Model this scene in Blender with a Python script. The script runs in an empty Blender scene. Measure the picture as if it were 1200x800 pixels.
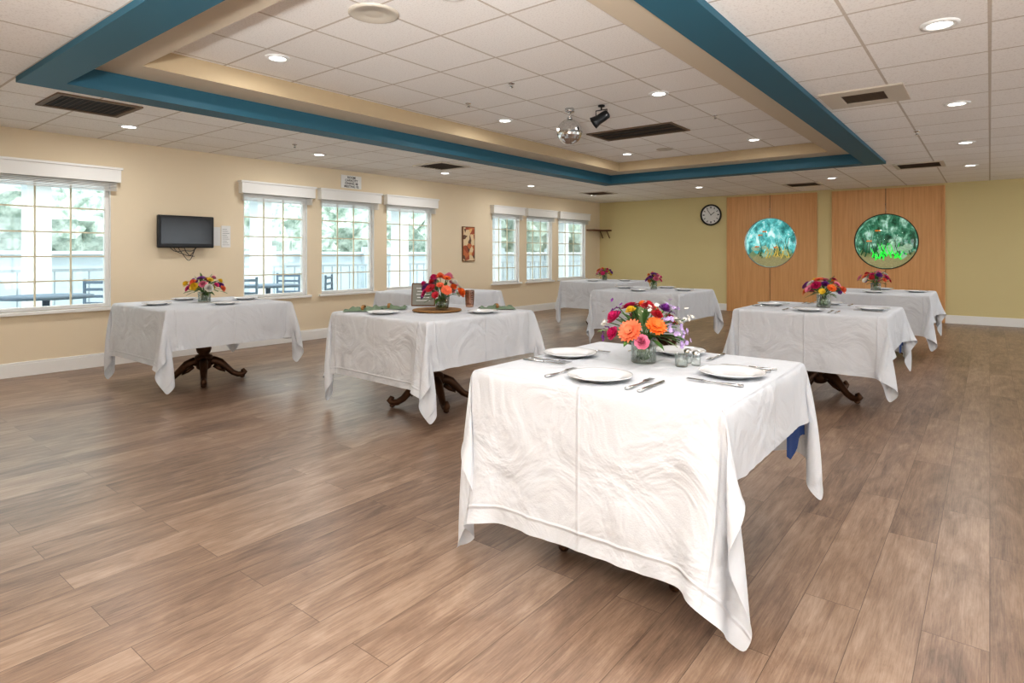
import bpy, math, random
import numpy as np
from mathutils import Vector, Matrix

random.seed(7)
scene = bpy.context.scene
try:
    scene.view_settings.view_transform = 'Standard'
    scene.view_settings.exposure = 0.0
    scene.view_settings.look = 'Medium High Contrast'
except Exception as e:
    print(e)

# ------------------------------------------------------------------ materials
def srgb(r, g, b):
    def c(x):
        x /= 255.0
        return x / 12.92 if x <= 0.04045 else ((x + 0.055) / 1.055) ** 2.4
    return (c(r), c(g), c(b), 1.0)

def mat(name, col, rough=0.6, metal=0.0, emis=None, estr=0.0, bump=0.0, bscale=50, var=0.0, vscale=5, **kw):
    m = bpy.data.materials.new(name)
    m.use_nodes = True
    nt = m.node_tree
    b = nt.nodes['Principled BSDF']
    b.inputs['Base Color'].default_value = col
    b.inputs['Roughness'].default_value = rough
    b.inputs['Metallic'].default_value = metal
    if emis:
        b.inputs['Emission Color'].default_value = emis
        b.inputs['Emission Strength'].default_value = estr
    for k, v in kw.items():
        b.inputs[k.replace('_', ' ')].default_value = v
    if bump or var:
        tc = nt.nodes.new('ShaderNodeTexCoord')
    if bump:
        n = nt.nodes.new('ShaderNodeTexNoise'); n.inputs['Scale'].default_value = bscale
        n.inputs['Detail'].default_value = 4
        nt.links.new(tc.outputs['Object'], n.inputs['Vector'])
        bp = nt.nodes.new('ShaderNodeBump'); bp.inputs['Strength'].default_value = bump
        bp.inputs['Distance'].default_value = 0.01
        nt.links.new(n.outputs['Fac'], bp.inputs['Height'])
        nt.links.new(bp.outputs['Normal'], b.inputs['Normal'])
    if var:
        n2 = nt.nodes.new('ShaderNodeTexNoise'); n2.inputs['Scale'].default_value = vscale
        n2.inputs['Detail'].default_value = 3
        nt.links.new(tc.outputs['Object'], n2.inputs['Vector'])
        mx = nt.nodes.new('ShaderNodeMix'); mx.data_type = 'RGBA'
        mx.inputs['A'].default_value = tuple(c * (1 - var) for c in col[:3]) + (1,)
        mx.inputs['B'].default_value = tuple(min(1, c * (1 + var)) for c in col[:3]) + (1,)
        nt.links.new(n2.outputs['Fac'], mx.inputs['Factor'])
        nt.links.new(mx.outputs['Result'], b.inputs['Base Color'])
    return m

def glass_mat(name, tint=(0.95, 0.98, 0.97, 1), gloss=0.08):
    m = bpy.data.materials.new(name); m.use_nodes = True
    nt = m.node_tree; nt.nodes.clear()
    o = nt.nodes.new('ShaderNodeOutputMaterial')
    t = nt.nodes.new('ShaderNodeBsdfTransparent'); t.inputs['Color'].default_value = tint
    g = nt.nodes.new('ShaderNodeBsdfGlossy'); g.inputs['Roughness'].default_value = 0.03
    lw = nt.nodes.new('ShaderNodeLayerWeight'); lw.inputs['Blend'].default_value = 0.25
    ma = nt.nodes.new('ShaderNodeMath'); ma.operation = 'MULTIPLY_ADD'
    ma.inputs[1].default_value = 0.5; ma.inputs[2].default_value = gloss * 0.5
    nt.links.new(lw.outputs['Fresnel'], ma.inputs[0])
    mx = nt.nodes.new('ShaderNodeMixShader')
    nt.links.new(ma.outputs[0], mx.inputs[0])
    nt.links.new(t.outputs[0], mx.inputs[1]); nt.links.new(g.outputs[0], mx.inputs[2])
    nt.links.new(mx.outputs[0], o.inputs['Surface'])
    return m

def floor_mat():
    m = bpy.data.materials.new('wood_plank_floor'); m.use_nodes = True
    nt = m.node_tree; N = nt.nodes; L = nt.links
    b = N['Principled BSDF']
    tc = N.new('ShaderNodeTexCoord')
    sep = N.new('ShaderNodeSeparateXYZ'); L.new(tc.outputs['Object'], sep.inputs[0])
    com = N.new('ShaderNodeCombineXYZ')
    L.new(sep.outputs['Y'], com.inputs['X']); L.new(sep.outputs['X'], com.inputs['Y'])
    br = N.new('ShaderNodeTexBrick')
    br.offset = 0.37; br.offset_frequency = 2
    br.inputs['Color1'].default_value = (0, 0, 0, 1); br.inputs['Color2'].default_value = (1, 1, 1, 1)
    br.inputs['Mortar'].default_value = (0.5, 0.5, 0.5, 1)
    br.inputs['Scale'].default_value = 1.0
    br.inputs['Mortar Size'].default_value = 0.0011
    br.inputs['Mortar Smooth'].default_value = 0.2
    br.inputs['Bias'].default_value = 0.0
    br.inputs['Brick Width'].default_value = 1.22
    br.inputs['Row Height'].default_value = 0.18
    L.new(com.outputs[0], br.inputs['Vector'])
    off = N.new('ShaderNodeVectorMath'); off.operation = 'SCALE'
    off.inputs['Scale'].default_value = 13.0
    L.new(br.outputs['Color'], off.inputs[0])
    add = N.new('ShaderNodeVectorMath'); add.operation = 'ADD'
    L.new(com.outputs[0], add.inputs[0]); L.new(off.outputs[0], add.inputs[1])
    def noise(scale_xy, sc, det, rough=.5, dist=0.0):
        mp = N.new('ShaderNodeMapping'); mp.inputs['Scale'].default_value = (scale_xy[0], scale_xy[1], 1)
        L.new(add.outputs[0], mp.inputs['Vector'])
        n = N.new('ShaderNodeTexNoise'); n.inputs['Scale'].default_value = sc
        n.inputs['Detail'].default_value = det; n.inputs['Roughness'].default_value = rough
        n.inputs['Distortion'].default_value = dist
        L.new(mp.outputs[0], n.inputs['Vector']); return n
    n1 = noise((2.0, 24), 1.7, 10, .78, .5)
    n2 = noise((1.0, 3.4), 2.2, 5, .6, 1.2)
    n3 = noise((4, 110), 2.0, 4, .7)
    def madd(a, k, c=None, cv=0.0):
        q = N.new('ShaderNodeMath'); q.operation = 'MULTIPLY_ADD'; q.inputs[1].default_value = k
        L.new(a, q.inputs[0])
        if c is not None: L.new(c, q.inputs[2])
        else: q.inputs[2].default_value = cv
        return q.outputs[0]
    f = madd(br.outputs['Color'], .09, None, -.065)
    f = madd(n2.outputs['Fac'], .38, f)
    f = madd(n1.outputs['Fac'], .42, f)
    f = madd(n3.outputs['Fac'], .24, f)
    r1 = N.new('ShaderNodeValToRGB')
    r1.color_ramp.elements[0].position = 0.35; r1.color_ramp.elements[0].color = srgb(90, 72, 61)
    r1.color_ramp.elements[1].position = 0.68; r1.color_ramp.elements[1].color = srgb(176, 153, 134)
    e = r1.color_ramp.elements.new(0.51); e.color = srgb(139, 115, 97)
    L.new(f, r1.inputs['Fac'])
    mx = N.new('ShaderNodeMix'); mx.data_type = 'RGBA'
    L.new(br.outputs['Fac'], mx.inputs['Factor'])
    L.new(r1.outputs['Color'], mx.inputs['A']); mx.inputs['B'].default_value = srgb(80, 63, 52)
    L.new(mx.outputs['Result'], b.inputs['Base Color'])
    b.inputs['Roughness'].default_value = 0.33
    bp = N.new('ShaderNodeBump'); bp.inputs['Strength'].default_value = 0.15; bp.inputs['Distance'].default_value = 0.003
    L.new(n1.outputs['Fac'], bp.inputs['Height']); L.new(bp.outputs['Normal'], b.inputs['Normal'])
    return m

def tile_mat():
    m = bpy.data.materials.new('acoustic_ceiling_tile'); m.use_nodes = True
    nt = m.node_tree; N = nt.nodes; L = nt.links
    b = N['Principled BSDF']
    tc = N.new('ShaderNodeTexCoord')
    br = N.new('ShaderNodeTexBrick'); br.offset = 0.0
    br.inputs['Color1'].default_value = srgb(248, 245, 241); br.inputs['Color2'].default_value = srgb(243, 239, 234)
    br.inputs['Mortar'].default_value = srgb(206, 196, 184)
    br.inputs['Scale'].default_value = 1.0
    br.inputs['Mortar Size'].default_value = 0.009; br.inputs['Mortar Smooth'].default_value = 0.05
    br.inputs['Brick Width'].default_value = 0.61; br.inputs['Row Height'].default_value = 0.61
    L.new(tc.outputs['Object'], br.inputs['Vector'])
    n = N.new('ShaderNodeTexNoise'); n.inputs['Scale'].default_value = 90; n.inputs['Detail'].default_value = 3
    L.new(tc.outputs['Object'], n.inputs['Vector'])
    mx = N.new('ShaderNodeMix'); mx.data_type = 'RGBA'; mx.blend_type = 'MULTIPLY'
    rp = N.new('ShaderNodeValToRGB')
    rp.color_ramp.elements[0].position = 0.33; rp.color_ramp.elements[0].color = (0.75, 0.73, 0.71, 1)
    rp.color_ramp.elements[1].position = 0.47; rp.color_ramp.elements[1].color = (1, 1, 1, 1)
    L.new(n.outputs['Fac'], rp.inputs['Fac'])
    mx.inputs['Factor'].default_value = 0.5
    L.new(br.outputs['Color'], mx.inputs['A']); L.new(rp.outputs['Color'], mx.inputs['B'])
    L.new(mx.outputs['Result'], b.inputs['Base Color'])
    bp = N.new('ShaderNodeBump'); bp.inputs['Strength'].default_value = 0.6; bp.inputs['Distance'].default_value = 0.01
    L.new(br.outputs['Fac'], bp.inputs['Height']); L.new(bp.outputs['Normal'], b.inputs['Normal'])
    b.inputs['Roughness'].default_value = 0.9
    return m

def panel_mat():
    m = bpy.data.materials.new('oak_veneer'); m.use_nodes = True
    nt = m.node_tree; N = nt.nodes; L = nt.links
    b = N['Principled BSDF']
    tc = N.new('ShaderNodeTexCoord')
    mp = N.new('ShaderNodeMapping'); mp.inputs['Scale'].default_value = (14, 9, 0.6)
    L.new(tc.outputs['Object'], mp.inputs['Vector'])
    n = N.new('ShaderNodeTexNoise'); n.inputs['Scale'].default_value = 2.5; n.inputs['Detail'].default_value = 6
    n.inputs['Distortion'].default_value = 0.5
    L.new(mp.outputs[0], n.inputs['Vector'])
    r = N.new('ShaderNodeValToRGB')
    r.color_ramp.elements[0].position = 0.25; r.color_ramp.elements[0].color = srgb(206, 154, 102)
    r.color_ramp.elements[1].position = 0.75; r.color_ramp.elements[1].color = srgb(226, 178, 126)
    L.new(n.outputs['Fac'], r.inputs['Fac']); L.new(r.outputs['Color'], b.inputs['Base Color'])
    b.inputs['Roughness'].default_value = 0.4
    return m

def cloth_mat():
    m = bpy.data.materials.new('white_linen'); m.use_nodes = True
    nt = m.node_tree; N = nt.nodes; L = nt.links
    b = N['Principled BSDF']
    b.inputs['Base Color'].default_value = srgb(222, 225, 230)
    b.inputs['Roughness'].default_value = 0.85
    tc = N.new('ShaderNodeTexCoord')
    uv = tc.outputs['UV']
    n = N.new('ShaderNodeTexNoise'); n.inputs['Scale'].default_value = 3.4; n.inputs['Detail'].default_value = 4
    n.inputs['Distortion'].default_value = 0.9; n.inputs['Roughness'].default_value = .5
    L.new(uv, n.inputs['Vector'])
    sep = N.new('ShaderNodeSeparateXYZ'); L.new(uv, sep.inputs[0])
    acc = None
    for ax in ('X', 'Y'):
        pp = N.new('ShaderNodeMath'); pp.operation = 'PINGPONG'; pp.inputs[1].default_value = 0.26
        L.new(sep.outputs[ax], pp.inputs[0])
        m1 = N.new('ShaderNodeMapRange'); m1.inputs['From Max'].default_value = 0.009
        m1.inputs['To Min'].default_value = 0.26; m1.inputs['To Max'].default_value = 0.0
        L.new(pp.outputs[0], m1.inputs['Value'])
        if acc is None: acc = m1.outputs[0]
        else:
            a = N.new('ShaderNodeMath'); a.operation = 'ADD'
            L.new(acc, a.inputs[0]); L.new(m1.outputs[0], a.inputs[1]); acc = a.outputs[0]
    a2 = N.new('ShaderNodeMath'); a2.operation = 'MULTIPLY_ADD'; a2.inputs[1].default_value = 2.6
    L.new(n.outputs['Fac'], a2.inputs[0]); L.new(acc, a2.inputs[2])
    w = N.new('ShaderNodeTexNoise'); w.inputs['Scale'].default_value = 160
    L.new(uv, w.inputs['Vector'])
    a3 = N.new('ShaderNodeMath'); a3.operation = 'MULTIPLY_ADD'; a3.inputs[1].default_value = 0.05
    L.new(w.outputs['Fac'], a3.inputs[0]); L.new(a2.outputs[0], a3.inputs[2])
    bp = N.new('ShaderNodeBump'); bp.inputs['Strength'].default_value = 0.8; bp.inputs['Distance'].default_value = 0.02
    L.new(a3.outputs[0], bp.inputs['Height']); L.new(bp.outputs['Normal'], b.inputs['Normal'])
    tr = N.new('ShaderNodeBsdfTranslucent'); tr.inputs['Color'].default_value = (0.8, 0.8, 0.8, 1)
    ms = N.new('ShaderNodeMixShader'); ms.inputs[0].default_value = 0.12
    out = N['Material Output']
    L.new(b.outputs[0], ms.inputs[1]); L.new(tr.outputs[0], ms.inputs[2]); L.new(ms.outputs[0], out.inputs['Surface'])
    return m

M_floor = floor_mat(); M_tile = tile_mat(); M_oak = panel_mat(); M_cloth = cloth_mat()
M_glass = glass_mat('window_glass'); M_vase = glass_mat('vase_glass', (0.93, 0.96, 0.94, 1), 0.2)
M_wallL = mat('wall_paint_cream', srgb(233, 218, 192), 0.8, bump=0.05, bscale=150)
M_wallB = mat('wall_paint_olive', srgb(218, 204, 156), 0.8, bump=0.05, bscale=150)
M_white = mat('white_trim', srgb(240, 239, 236), 0.45)
M_teal = mat('teal_paint', srgb(48, 102, 122), 0.55)
M_beige = mat('beige_paint', srgb(212, 199, 178), 0.7)
M_tan = mat('tan_paint', srgb(188, 168, 137), 0.7)
M_brass = mat('pale_muntin', srgb(220, 212, 186), 0.4)
M_black = mat('black_plastic', srgb(26, 26, 28), 0.35)
M_screen = mat('tv_screen', srgb(44, 46, 50), 0.12)
M_dark = mat('vent_dark', srgb(45, 38, 34), 0.7)
M_vent = mat('vent_metal', srgb(205, 196, 182), 0.5)
M_ventbr = mat('vent_brown', srgb(120, 100, 80), 0.6)
M_iron = mat('bronze_iron', srgb(84, 56, 36), 0.42, 0.55, bump=0.3, bscale=40, var=0.4, vscale=20)
M_wood = mat('dark_wood', srgb(110, 72, 44), 0.5, var=0.25, vscale=14)
M_china = mat('white_china', srgb(222, 223, 224), 0.15)
M_steel = mat('stainless', (0.62, 0.62, 0.62, 1), 0.2, 1.0)
M_blue = mat('blue_fabric', srgb(26, 58, 112), 0.85)
M_sage = mat('sage_napkin', srgb(118, 136, 114), 0.9, var=0.2, vscale=30)
M_wick = mat('wicker', srgb(158, 118, 72), 0.8, bump=0.9, bscale=120, var=0.3, vscale=90)
M_paper = mat('paper', srgb(232, 232, 230), 0.8)
M_lamp = mat('downlight_lens', (1, 1, 1, 1), 0.5, emis=(1, 0.98, 0.95, 1), estr=7)
M_stem = mat('stem_green', srgb(74, 112, 50), 0.6)
M_leaf = mat('leaf_green', srgb(80, 118, 60), 0.55, var=0.3, vscale=30)
M_leaf2 = mat('leaf_sage', srgb(134, 158, 112), 0.6, var=0.2, vscale=30)
M_water = mat('vase_water', srgb(170, 180, 150), 0.05, Alpha=0.2)
FC = {
 'hot': mat('petal_hot_pink', srgb(208, 44, 114), 0.6, var=0.2, vscale=40),
 'pink': mat('petal_pink', srgb(232, 140, 168), 0.6, var=0.15, vscale=40),
 'coral': mat('petal_coral', srgb(238, 126, 88), 0.6, var=0.15, vscale=40),
 'orange': mat('petal_orange', srgb(234, 118, 46), 0.6, var=0.15, vscale=40),
 'red': mat('petal_red', srgb(194, 40, 58), 0.6, var=0.2, vscale=40),
 'purple': mat('petal_purple', srgb(132, 62, 150), 0.6, var=0.2, vscale=40),
 'lav': mat('petal_lavender', srgb(186, 162, 206), 0.6),
 'white': mat('petal_white', srgb(232, 228, 220), 0.6),
 'yellow': mat('petal_yellow', srgb(234, 198, 56), 0.6, var=0.1, vscale=40),
 'brown': mat('flower_centre', srgb(96, 48, 28), 0.8),
}

# ------------------------------------------------------------------ mesh builder
class MB:
    def __init__(s): s.v = []; s.f = []; s.m = []; s.s = []; s.mats = []
    def mi(s, m):
        if m not in s.mats: s.mats.append(m)
        return s.mats.index(m)
    def add(s, vs, fs, m, smooth=False, T=None):
        o = len(s.v); i = s.mi(m)
        for v in vs:
            v = Vector(v)
            if T is not None: v = T @ v
            s.v.append(tuple(v))
        for f in fs:
            s.f.append([a + o for a in f]); s.m.append(i); s.s.append(smooth)
    def box(s, c, d, m, T=None, rz=0):
        cx, cy, cz = c; x, y, z = d[0] / 2, d[1] / 2, d[2] / 2
        vs = [(-x, -y, -z), (x, -y, -z), (x, y, -z), (-x, y, -z), (-x, -y, z), (x, -y, z), (x, y, z), (-x, y, z)]
        R = Matrix.Translation(c) @ Matrix.Rotation(rz, 4, 'Z')
        if T is not None: R = T @ R
        s.add(vs, [(3, 2, 1, 0), (4, 5, 6, 7), (0, 1, 5, 4), (1, 2, 6, 5), (2, 3, 7, 6), (3, 0, 4, 7)], m, False, R)
    def bb(s, x0, x1, y0, y1, z0, z1, m):
        s.box(((x0 + x1) / 2, (y0 + y1) / 2, (z0 + z1) / 2), (x1 - x0, y1 - y0, z1 - z0), m)
    def lathe(s, prof, m, seg=24, T=None, smooth=True, cap=True):
        vs = []; fs = []
        for r, z in prof:
            for k in range(seg):
                a = 2 * math.pi * k / seg
                vs.append((r * math.cos(a), r * math.sin(a), z))
        n = len(prof)
        for i in range(n - 1):
            for k in range(seg):
                k2 = (k + 1) % seg
                fs.append((i * seg + k, i * seg + k2, (i + 1) * seg + k2, (i + 1) * seg + k))
        if cap:
            if prof[0][0] > 1e-4: fs.append(tuple(reversed(range(seg))))
            if prof[-1][0] > 1e-4: fs.append(tuple((n - 1) * seg + k for k in range(seg)))
        s.add(vs, fs, m, smooth, T)
    def tube(s, pts, rad, m, seg=8, T=None, flat=1.0):
        pts = [Vector(p) for p in pts]; n = len(pts)
        if not isinstance(rad, (list, tuple)): rad = [rad] * n
        vs = []; fs = []; up = None
        for i, p in enumerate(pts):
            d = (pts[min(i + 1, n - 1)] - pts[max(i - 1, 0)]).normalized()
            if up is None:
                up = Vector((0, 0, 1)) if abs(d.z) < 0.9 else Vector((1, 0, 0))
            a = d.cross(up)
            if a.length < 1e-4: a = d.cross(Vector((0, 1, 0)))
            a.normalize(); b = a.cross(d).normalized(); up = b
            for k in range(seg):
                t = 2 * math.pi * k / seg
                vs.append(p + a * math.cos(t) * rad[i] * flat + b * math.sin(t) * rad[i])
        for i in range(n - 1):
            for k in range(seg):
                k2 = (k + 1) % seg
                fs.append((i * seg + k, i * seg + k2, (i + 1) * seg + k2, (i + 1) * seg + k))
        fs.append(tuple(reversed(range(seg)))); fs.append(tuple((n - 1) * seg + k for k in range(seg)))
        s.add(vs, fs, m, True, T)
    def sphere(s, c, r, m, seg=16, rings=10, smooth=True, sc=(1, 1, 1)):
        prof = [(max(1e-5, r * math.sin(math.pi * i / rings)), -r * math.cos(math.pi * i / rings)) for i in range(rings + 1)]
        s.lathe(prof, m, seg, Matrix.Translation(c) @ Matrix.Diagonal((*sc, 1)), smooth, cap=False)
    def build(s, name, parent=None, loc=None, bevel=0):
        me = bpy.data.meshes.new(name)
        me.from_pydata(s.v, [], s.f); me.update()
        for m in s.mats: me.materials.append(m)
        me.polygons.foreach_set('material_index', s.m)
        me.polygons.foreach_set('use_smooth', s.s)
        ob = bpy.data.objects.new(name, me)
        scene.collection.objects.link(ob)
        if parent: ob.parent = parent
        if loc: ob.location = loc
        if bevel:
            bm = ob.modifiers.new('bevel', 'BEVEL'); bm.width = bevel; bm.segments = 2; bm.limit_method = 'ANGLE'
        return ob

def empty(name, loc=(0, 0, 0), rz=0):
    e = bpy.data.objects.new(name, None); e.empty_display_size = 0.1
    e.location = loc; e.rotation_euler = (0, 0, rz)
    scene.collection.objects.link(e); return e

# ------------------------------------------------------------------ room constants
XL, XR, YB, YF, H = -7.8, 4.0, 13.5, -3.0, 2.54

b = MB(); b.bb(XL - .15, XR + .15, YF - .15, YB + .5, -0.1, 0, M_floor); b.build('floor')

WZ0, WZ1 = 0.66, 2.06
WINS = [(-0.2, 1.08), (1.22, 2.57), (4.12, 5.08), (5.32, 6.30), (6.56, 7.58), (9.26, 10.14), (10.40, 11.36), (11.62, 12.80)]
b = MB(); xa, xb = XL - 0.15, XL
b.bb(xa, xb, YF - .15, YB + .5, -.1, WZ0, M_wallL)
b.bb(xa, xb, YF - .15, YB + .5, WZ1, 3.0, M_wallL)
prev = YF - .15
for (y0, y1) in WINS:
    b.bb(xa, xb, prev, y0, WZ0, WZ1, M_wallL); prev = y1
b.bb(xa, xb, prev, YB + .5, WZ0, WZ1, M_wallL)
b.build('wall_left')

D = [(-4.55, -2.77), (-2.46, -0.655)]
DZ = 2.50
b = MB()
b.bb(XL, D[0][0], YB, YB + .15, 0, 3, M_wallB)
b.bb(D[0][1], D[1][0], YB, YB + .15, 0, 3, M_wallB)
b.bb(D[1][1], XR + .15, YB, YB + .15, 0, 3, M_wallB)
b.bb(D[0][0], D[0][1], YB, YB + .15, DZ, 3, M_wallB)
b.bb(D[1][0], D[1][1], YB, YB + .15, DZ, 3, M_wallB)
b.build('wall_back')
FILL_WINS = [(-1.8, .8), (2.2, 5.0), (6.4, 9.2), (10.2, 12.4)]; RZ0, RZ1 = .30, 2.25  # unseen openings, added so sky light reaches the ceiling
b = MB()
b.bb(XR, XR + .15, YF, YB, 0, RZ0, M_wallL); b.bb(XR, XR + .15, YF, YB, RZ1, 3, M_wallL); prev = YF
for y0, y1 in FILL_WINS: b.bb(XR, XR + .15, prev, y0, RZ0, RZ1, M_wallL); prev = y1
b.bb(XR, XR + .15, prev, YB, RZ0, RZ1, M_wallL); b.build('wall_right')
b = MB(); b.bb(XL, XR + .15, YF - .15, YF, 0, 3, M_wallL); b.build('wall_front')
b = MB(); b.bb(XL - 0.9, XR + .6, YF - .6, YB + 1.2, 3.0, 3.15, M_white); b.build('roof')  # unseen slab added to block sun and sky from above

b = MB(); b.bb(XL, XL + .018, YF, YB, 0, 0.13, M_white); b.bb(XL, XL + .012, YF, YB, 0.13, 0.15, M_white); b.build('baseboard_left', bevel=.003)
b = MB()
b.bb(XL + .02, D[0][0], YB - .018, YB, 0, .15, M_white)
b.bb(D[0][1], D[1][0], YB - .018, YB, 0, .15, M_white)
b.bb(D[1][1], XR - .02, YB - .018, YB, 0, .15, M_white)
b.build('baseboard_back', bevel=.003)
b = MB(); b.bb(XR - .018, XR, YF, YB - .02, 0, .15, M_white); b.build('baseboard_right')

for i, (y0, y1) in enumerate(WINS):
    e = empty('window_%d' % (i + 1), (XL, (y0 + y1) / 2, 0))
    w = (y1 - y0) / 2
    f = MB(); fw = 0.04
    f.bb(-.12, -.05, -w, -w + fw, WZ0, WZ1, M_white); f.bb(-.12, -.05, w - fw, w, WZ0, WZ1, M_white)
    f.bb(-.12, -.05, -w + fw, w - fw, WZ0, WZ0 + fw, M_white); f.bb(-.12, -.05, -w + fw, w - fw, WZ1 - fw, WZ1, M_white)
    f.bb(-.05, -.002, -w, -w + .006, WZ0, WZ1, M_white); f.bb(-.05, -.002, w - .006, w, WZ0, WZ1, M_white)
    f.build('frame', e, bevel=.003)
    cols = 4 if y1 - y0 > 1.2 else 3
    g = MB()
    for c in range(1, cols):
        yy = -w + fw + (2 * w - 2 * fw) * c / cols
        g.bb(-.096, -.080, yy - .008, yy + .008, WZ0 + fw, WZ1 - fw, M_brass)
    for r in range(1, 5):
        zz = WZ0 + fw + (WZ1 - WZ0 - 2 * fw) * r / 5
        g.bb(-.097, -.079, -w + fw, w - fw, zz - .008, zz + .008, M_brass)
    g.build('muntins', e)
    p = MB(); p.bb(-.090, -.086, -w + fw, w - fw, WZ0 + fw, WZ1 - fw, M_glass); p.build('glass', e)
    s_ = MB(); s_.bb(-.05, .045, -w - .05, w + .05, WZ0 - .035, WZ0, M_white); s_.build('sill', e, bevel=.005)
    v = MB()
    v.bb(0.002, .10, -w - .07, w + .07, 2.06, 2.20, M_white)
    v.bb(0.002, .115, -w - .085, w + .085, 2.20, 2.225, M_white)
    for k in range(7):
        z = 1.965 + k * .0135
        v.bb(.015, .075, -w - .04, w + .04, z, z + .005, M_white)
    v.tube([(.06, w - .08, 2.06), (.062, w - .08, 1.2)], .002, M_white, 5)
    v.build('blind_valance', e, bevel=.003)
wi = len(WINS)
for (a0, a1) in FILL_WINS:
    wi += 1
    e = empty('window_%d' % wi, (XR + .08, (a0 + a1) / 2, 0))  # added window on the unseen right side, lets in fill light
    w = (a1 - a0) / 2; f = MB()
    for yy in (-w + .025, -w / 2, 0, w / 2, w - .025): f.bb(-.03, .03, yy - .025, yy + .025, RZ0, RZ1, M_white)
    for zz in (RZ0 + .025, 1.2, RZ1 - .025): f.bb(-.03, .03, -w, w, zz - .025, zz + .025, M_white)
    f.build('frame', e)

# ------------------------------------------------------------------ ceiling with stepped tray
def ring(b, R1, R2, z, m):
    a = R1; c = R2
    v = [(a[0], a[2], z), (a[1], a[2], z), (a[1], a[3], z), (a[0], a[3], z), (c[0], c[2], z), (c[1], c[2], z), (c[1], c[3], z), (c[0], c[3], z)]
    b.add(v, [(0, 4, 5, 1), (1, 5, 6, 2), (2, 6, 7, 3), (3, 7, 4, 0)], m)
def riser(b, R, z0, z1, m):
    c = [(R[0], R[2]), (R[1], R[2]), (R[1], R[3]), (R[0], R[3])]
    v = [(x, y, z0) for x, y in c] + [(x, y, z1) for x, y in c]
    b.add(v, [(k, (k + 1) % 4, 4 + (k + 1) % 4, 4 + k) for k in range(4)], m)
R0 = (XL - .1, XR + .1, YF - .1, YB + .1)
R1 = (-5.54, -1.13, 1.22, 9.80)
ins = lambda R, d: (R[0] + d, R[1] - d, R[2] + d, R[3] - d)
R2 = ins(R1, .24); R3 = ins(R2, .37)
ZT, ZL, ZI = 2.50, 2.65, 2.80
b = MB()
ring(b, R0, R1, H, M_tile); riser(b, R1, H, ZT, M_teal)
ring(b, R1, R2, ZT, M_teal); riser(b, R2, ZT, ZL, M_teal)
ring(b, R2, R3, ZL, M_beige); riser(b, R3, ZL, ZI, M_tan)
b.add([(R3[0], R3[2], ZI), (R3[1], R3[2], ZI), (R3[1], R3[3], ZI), (R3[0], R3[3], ZI)], [(0, 3, 2, 1)], M_tile)
b.build('ceiling')

# ------------------------------------------------------------------ ceiling fixtures
def downlight(x, y, z, power=8.5):
    e = empty('recessed_downlight', (x, y, z))
    m = MB()
    m.lathe([(.062, -.004), (.062, -.010), (.092, -.010), (.095, 0.0)], M_white, 28, cap=False)
    m.build('trim_ring', e)
    m = MB(); m.lathe([(.0001, -.005), (.062, -.005)], M_lamp, 28, cap=False); m.build('lens', e)
    l = bpy.data.lights.new('lamp', 'AREA'); l.shape = 'DISK'; l.size = 0.12; l.energy = power
    l.color = (1, 0.985, 0.965)
    lo = bpy.data.objects.new('lamp', l); lo.location = (0, 0, -.012); lo.parent = e
    scene.collection.objects.link(lo)
for x in (-4.4, -2.5):
    for y in (2.6, 5.45, 8.45): downlight(x, y, ZI)
for y in (0.2, 2.4, 4.6, 6.9, 9.2, 11.5): downlight(-6.8, y, H, 10)
for y in (-.4, 1.9, 4.13, 6.4, 8.7, 11.0): downlight(-.22, y, H, 8.5 if y > 3 else 6)
for x in (-4.4, -2.1): downlight(x, 11.4, H, 10)
for y in (4, 11): downlight(2.2, y, H)

def vent(x, y, z, sx, sy, m1, m2, frame=.05, n=9):
    e = empty('ceiling_vent', (x, y, z))
    f = MB()
    f.bb(-sx/2, sx/2, -sy/2, -sy/2 + frame, -.014, 0, m1); f.bb(-sx/2, sx/2, sy/2 - frame, sy/2, -.014, 0, m1)
    f.bb(-sx/2, -sx/2 + frame, -sy/2 + frame, sy/2 - frame, -.014, 0, m1); f.bb(sx/2 - frame, sx/2, -sy/2 + frame, sy/2 - frame, -.014, 0, m1)
    f.build('frame', e)
    g = MB(); g.bb(-sx/2 + frame, sx/2 - frame, -sy/2 + frame, sy/2 - frame, -.003, 0, M_dark)
    for k in range(n):
        yy = -sy/2 + frame + (sy - 2*frame) * (k + .5) / n
        T = Matrix.Translation((0, yy, -.010)) @ Matrix.Rotation(.6, 4, 'X')
        g.box((0, 0, 0), (sx - 2*frame, .012, .002), m2, T)
    g.build('louvers', e)
vent(-6.1, 1.85, H, .60, .62, M_ventbr, M_ventbr, .04, 12)
vent(-6.27, 6.3, H, .6, .6, M_vent, M_ventbr)
vent(-6.5, 11.2, H, .6, .6, M_vent, M_ventbr)
vent(-2.7, 12.1, H, .6, .6, M_vent, M_ventbr)
vent(-.80, 10.5, H, .6, .6, M_vent, M_ventbr)
vent(-.80, 5.65, H, .58, .58, M_vent, M_ventbr, .14, 8)
vent(-3.5, 7.0, ZI, 1.15, .58, M_ventbr, M_ventbr, .03, 3)

def speaker(x, y, z, r):
    m = MB(); m.lathe([(r, 0), (r, -.008), (r*.88, -.014), (r*.8, -.008), (r*.55, -.012), (r*.5, -.006), (r*.25, -.01), (.0001, -.01)], M_vent, 36, cap=False)
    m.build('ceiling_speaker', None, (x, y, z))
speaker(-3.1, 2.5, ZI, .16); speaker(-3.76, 8.4, ZI, .12)
for (x, y, z) in [(-4.2, 4.6, ZI), (-3.4, 4.3, ZI), (-2.4, 6.7, ZI), (-.6, 7.6, H), (-6.4, 4.0, H), (-6.3, .9, H)]:
    m = MB(); m.lathe([(.03, 0), (.028, -.008), (.012, -.012), (.010, -.035), (.018, -.037), (.018, -.04), (.0001, -.042)], M_steel, 14, cap=False)
    m.build('fire_sprinkler', None, (x, y, z))

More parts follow.
